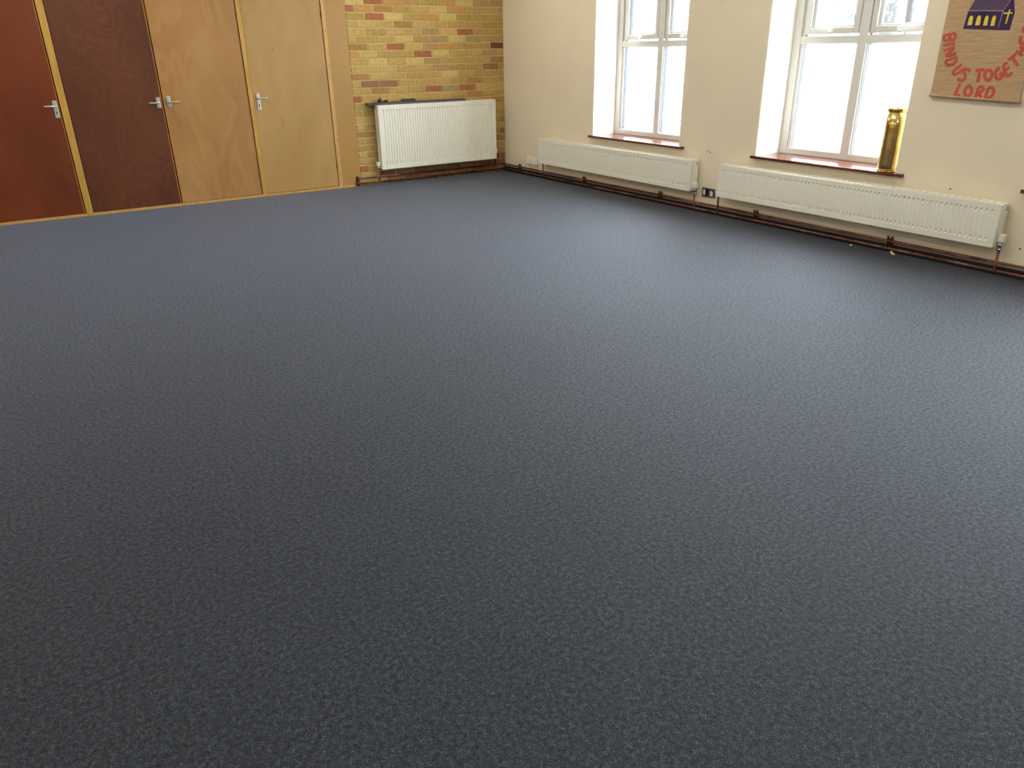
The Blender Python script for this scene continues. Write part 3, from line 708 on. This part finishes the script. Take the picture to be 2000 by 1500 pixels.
letter('O', [[(-5.602, 1.153), (-5.623, 1.132), (-5.624, 1.106), (-5.603, 1.090), (-5.583, 1.109), (-5.584, 1.138), (-5.602, 1.153)]], .0155)
letter('R', [[(-5.659, 1.086), (-5.663, 1.146)], [(-5.663, 1.146), (-5.681, 1.150), (-5.696, 1.137), (-5.686, 1.120), (-5.666, 1.113)], [(-5.672, 1.112), (-5.694, 1.086)]], .0155)
letter('D', [[(-5.720, 1.082), (-5.724, 1.146)], [(-5.724, 1.146), (-5.747, 1.145), (-5.761, 1.130), (-5.759, 1.102), (-5.742, 1.086), (-5.720, 1.082)]], .0165)

# ================================================================== LITTER ON THE CARPET
bm = bmesh.new(); prism(bm, [(-.085, -5.348, .001), (-.075, -5.370, .001), (-.060, -5.352, .001), (-.058, -5.330, .014), (-.072, -5.325, .016)], (.004, .002, .006))
tag(obj('dry_leaf', bm, 'crumb', None, 0, (-.072, -5.345, 0)), 'tiny tan scrap of dry leaf on the carpet edge', 'leaf')

bm = bmesh.new(); prism(bm, [(-.075, -5.000, .001), (-.068, -5.016, .002), (-.058, -5.008, .006), (-.062, -4.995, .003)], (.001, .001, .003))
tag(obj('paper_scrap', bm, 'white_plastic', None, 0, (-.066, -5.005, 0)), 'tiny white scrap on the carpet below the low radiator', 'scrap')

# ================================================================== OUTSIDE
o = boxes('ground_outside', [((.37, -40, -.45), (60, 30, -.35))], 'gravel'); struct(o, 'pale ground outside the windows', 'ground')
def tree(x, y, hgt, trunk_r, crown_z, crown_r, count, label, seed, leafsize=.085):
    rnd = random.Random(seed); e = empty('tree', (x, y, -.35)); tag(e, label, 'tree', 'trees outside the windows')
    bm = bmesh.new(); tube(bm, [(x, y, -.35), (x + .04, y, hgt * .3), (x - .05, y + .03, hgt * .6), (x, y, hgt)], [trunk_r, trunk_r * .85, trunk_r * .6, trunk_r * .25], 10)
    for k in range(9):
        a = rnd.uniform(0, 6.28); z = rnd.uniform(.9, hgt * .8); l = rnd.uniform(.5, crown_r)
        tube(bm, [(x, y, z), (x + math.cos(a) * l * .6, y + math.sin(a) * l * .6, z + l * .25), (x + math.cos(a) * l, y + math.sin(a) * l, z + l * .2)], [.03, .018, .006], 6)
    obj('trunk', bm, 'bark', e)
    bm = bmesh.new()
    for k in range(count):
        d = Vector((rnd.gauss(0, 1), rnd.gauss(0, 1), rnd.gauss(0, 1))).normalized() * crown_r * rnd.random() ** .4
        c = Vector((x, y, crown_z)) + Vector((d.x, d.y, d.z * 1.0)); s = leafsize * rnd.uniform(.6, 1.25)
        u = Vector((rnd.gauss(0, 1), rnd.gauss(0, 1), rnd.gauss(0, 1))).normalized(); w = u.orthogonal().normalized()
        pts = [c - u * s, c + w * s * .42, c + u * s, c - w * s * .42]
        bm.faces.new([bm.verts.new(p_) for p_ in pts])
    f = obj('foliage', bm, 'leaf', e); f['kind'] = 'stuff'
tree(4.2, -2.55, 4.4, .05, 2.35, 1.0, 420, 'small leafy tree outside the window with brass vase', 3)
tree(9.0, .85, 6.5, .26, 4.6, 2.2, 500, 'thick trunked tree farther off outside the windows', 5, .12)

# ================================================================== CEILING LIGHTS
for i, x in enumerate((-1.5, -4.5, -7.5)):
    for j, y in enumerate((-1.5, -4.8, -8.1)):
        e = empty('ceiling_light', (x, y, ZC)); tag(e, 'long white strip light with lit diffuser on the ceiling', 'ceiling light', 'ceiling strip lights')
        boxes('housing', [((x - .11, y - .78, ZC - .045), (x + .11, y + .78, ZC))], 'white_plastic', e, .004)
        boxes('diffuser', [((x - .09, y - .76, ZC - .085), (x + .09, y + .76, ZC - .046))], 'lamp', e, .01)
# light portals in the window openings, so that the sky is sampled through them
for k, (a, b) in enumerate(WIN):
    L = bpy.data.lights.new('sky_portal', 'AREA'); L.shape = 'RECTANGLE'; L.size = abs(a - b); L.size_y = WTOP - SILL
    o = bpy.data.objects.new('sky_portal', L); COL.objects.link(o); o.location = (.40, (a + b) / 2, (SILL + WTOP) / 2)
    o.rotation_euler = Vector((-1, 0, 0)).to_track_quat('-Z', 'Z').to_euler(); L.cycles.is_portal = True
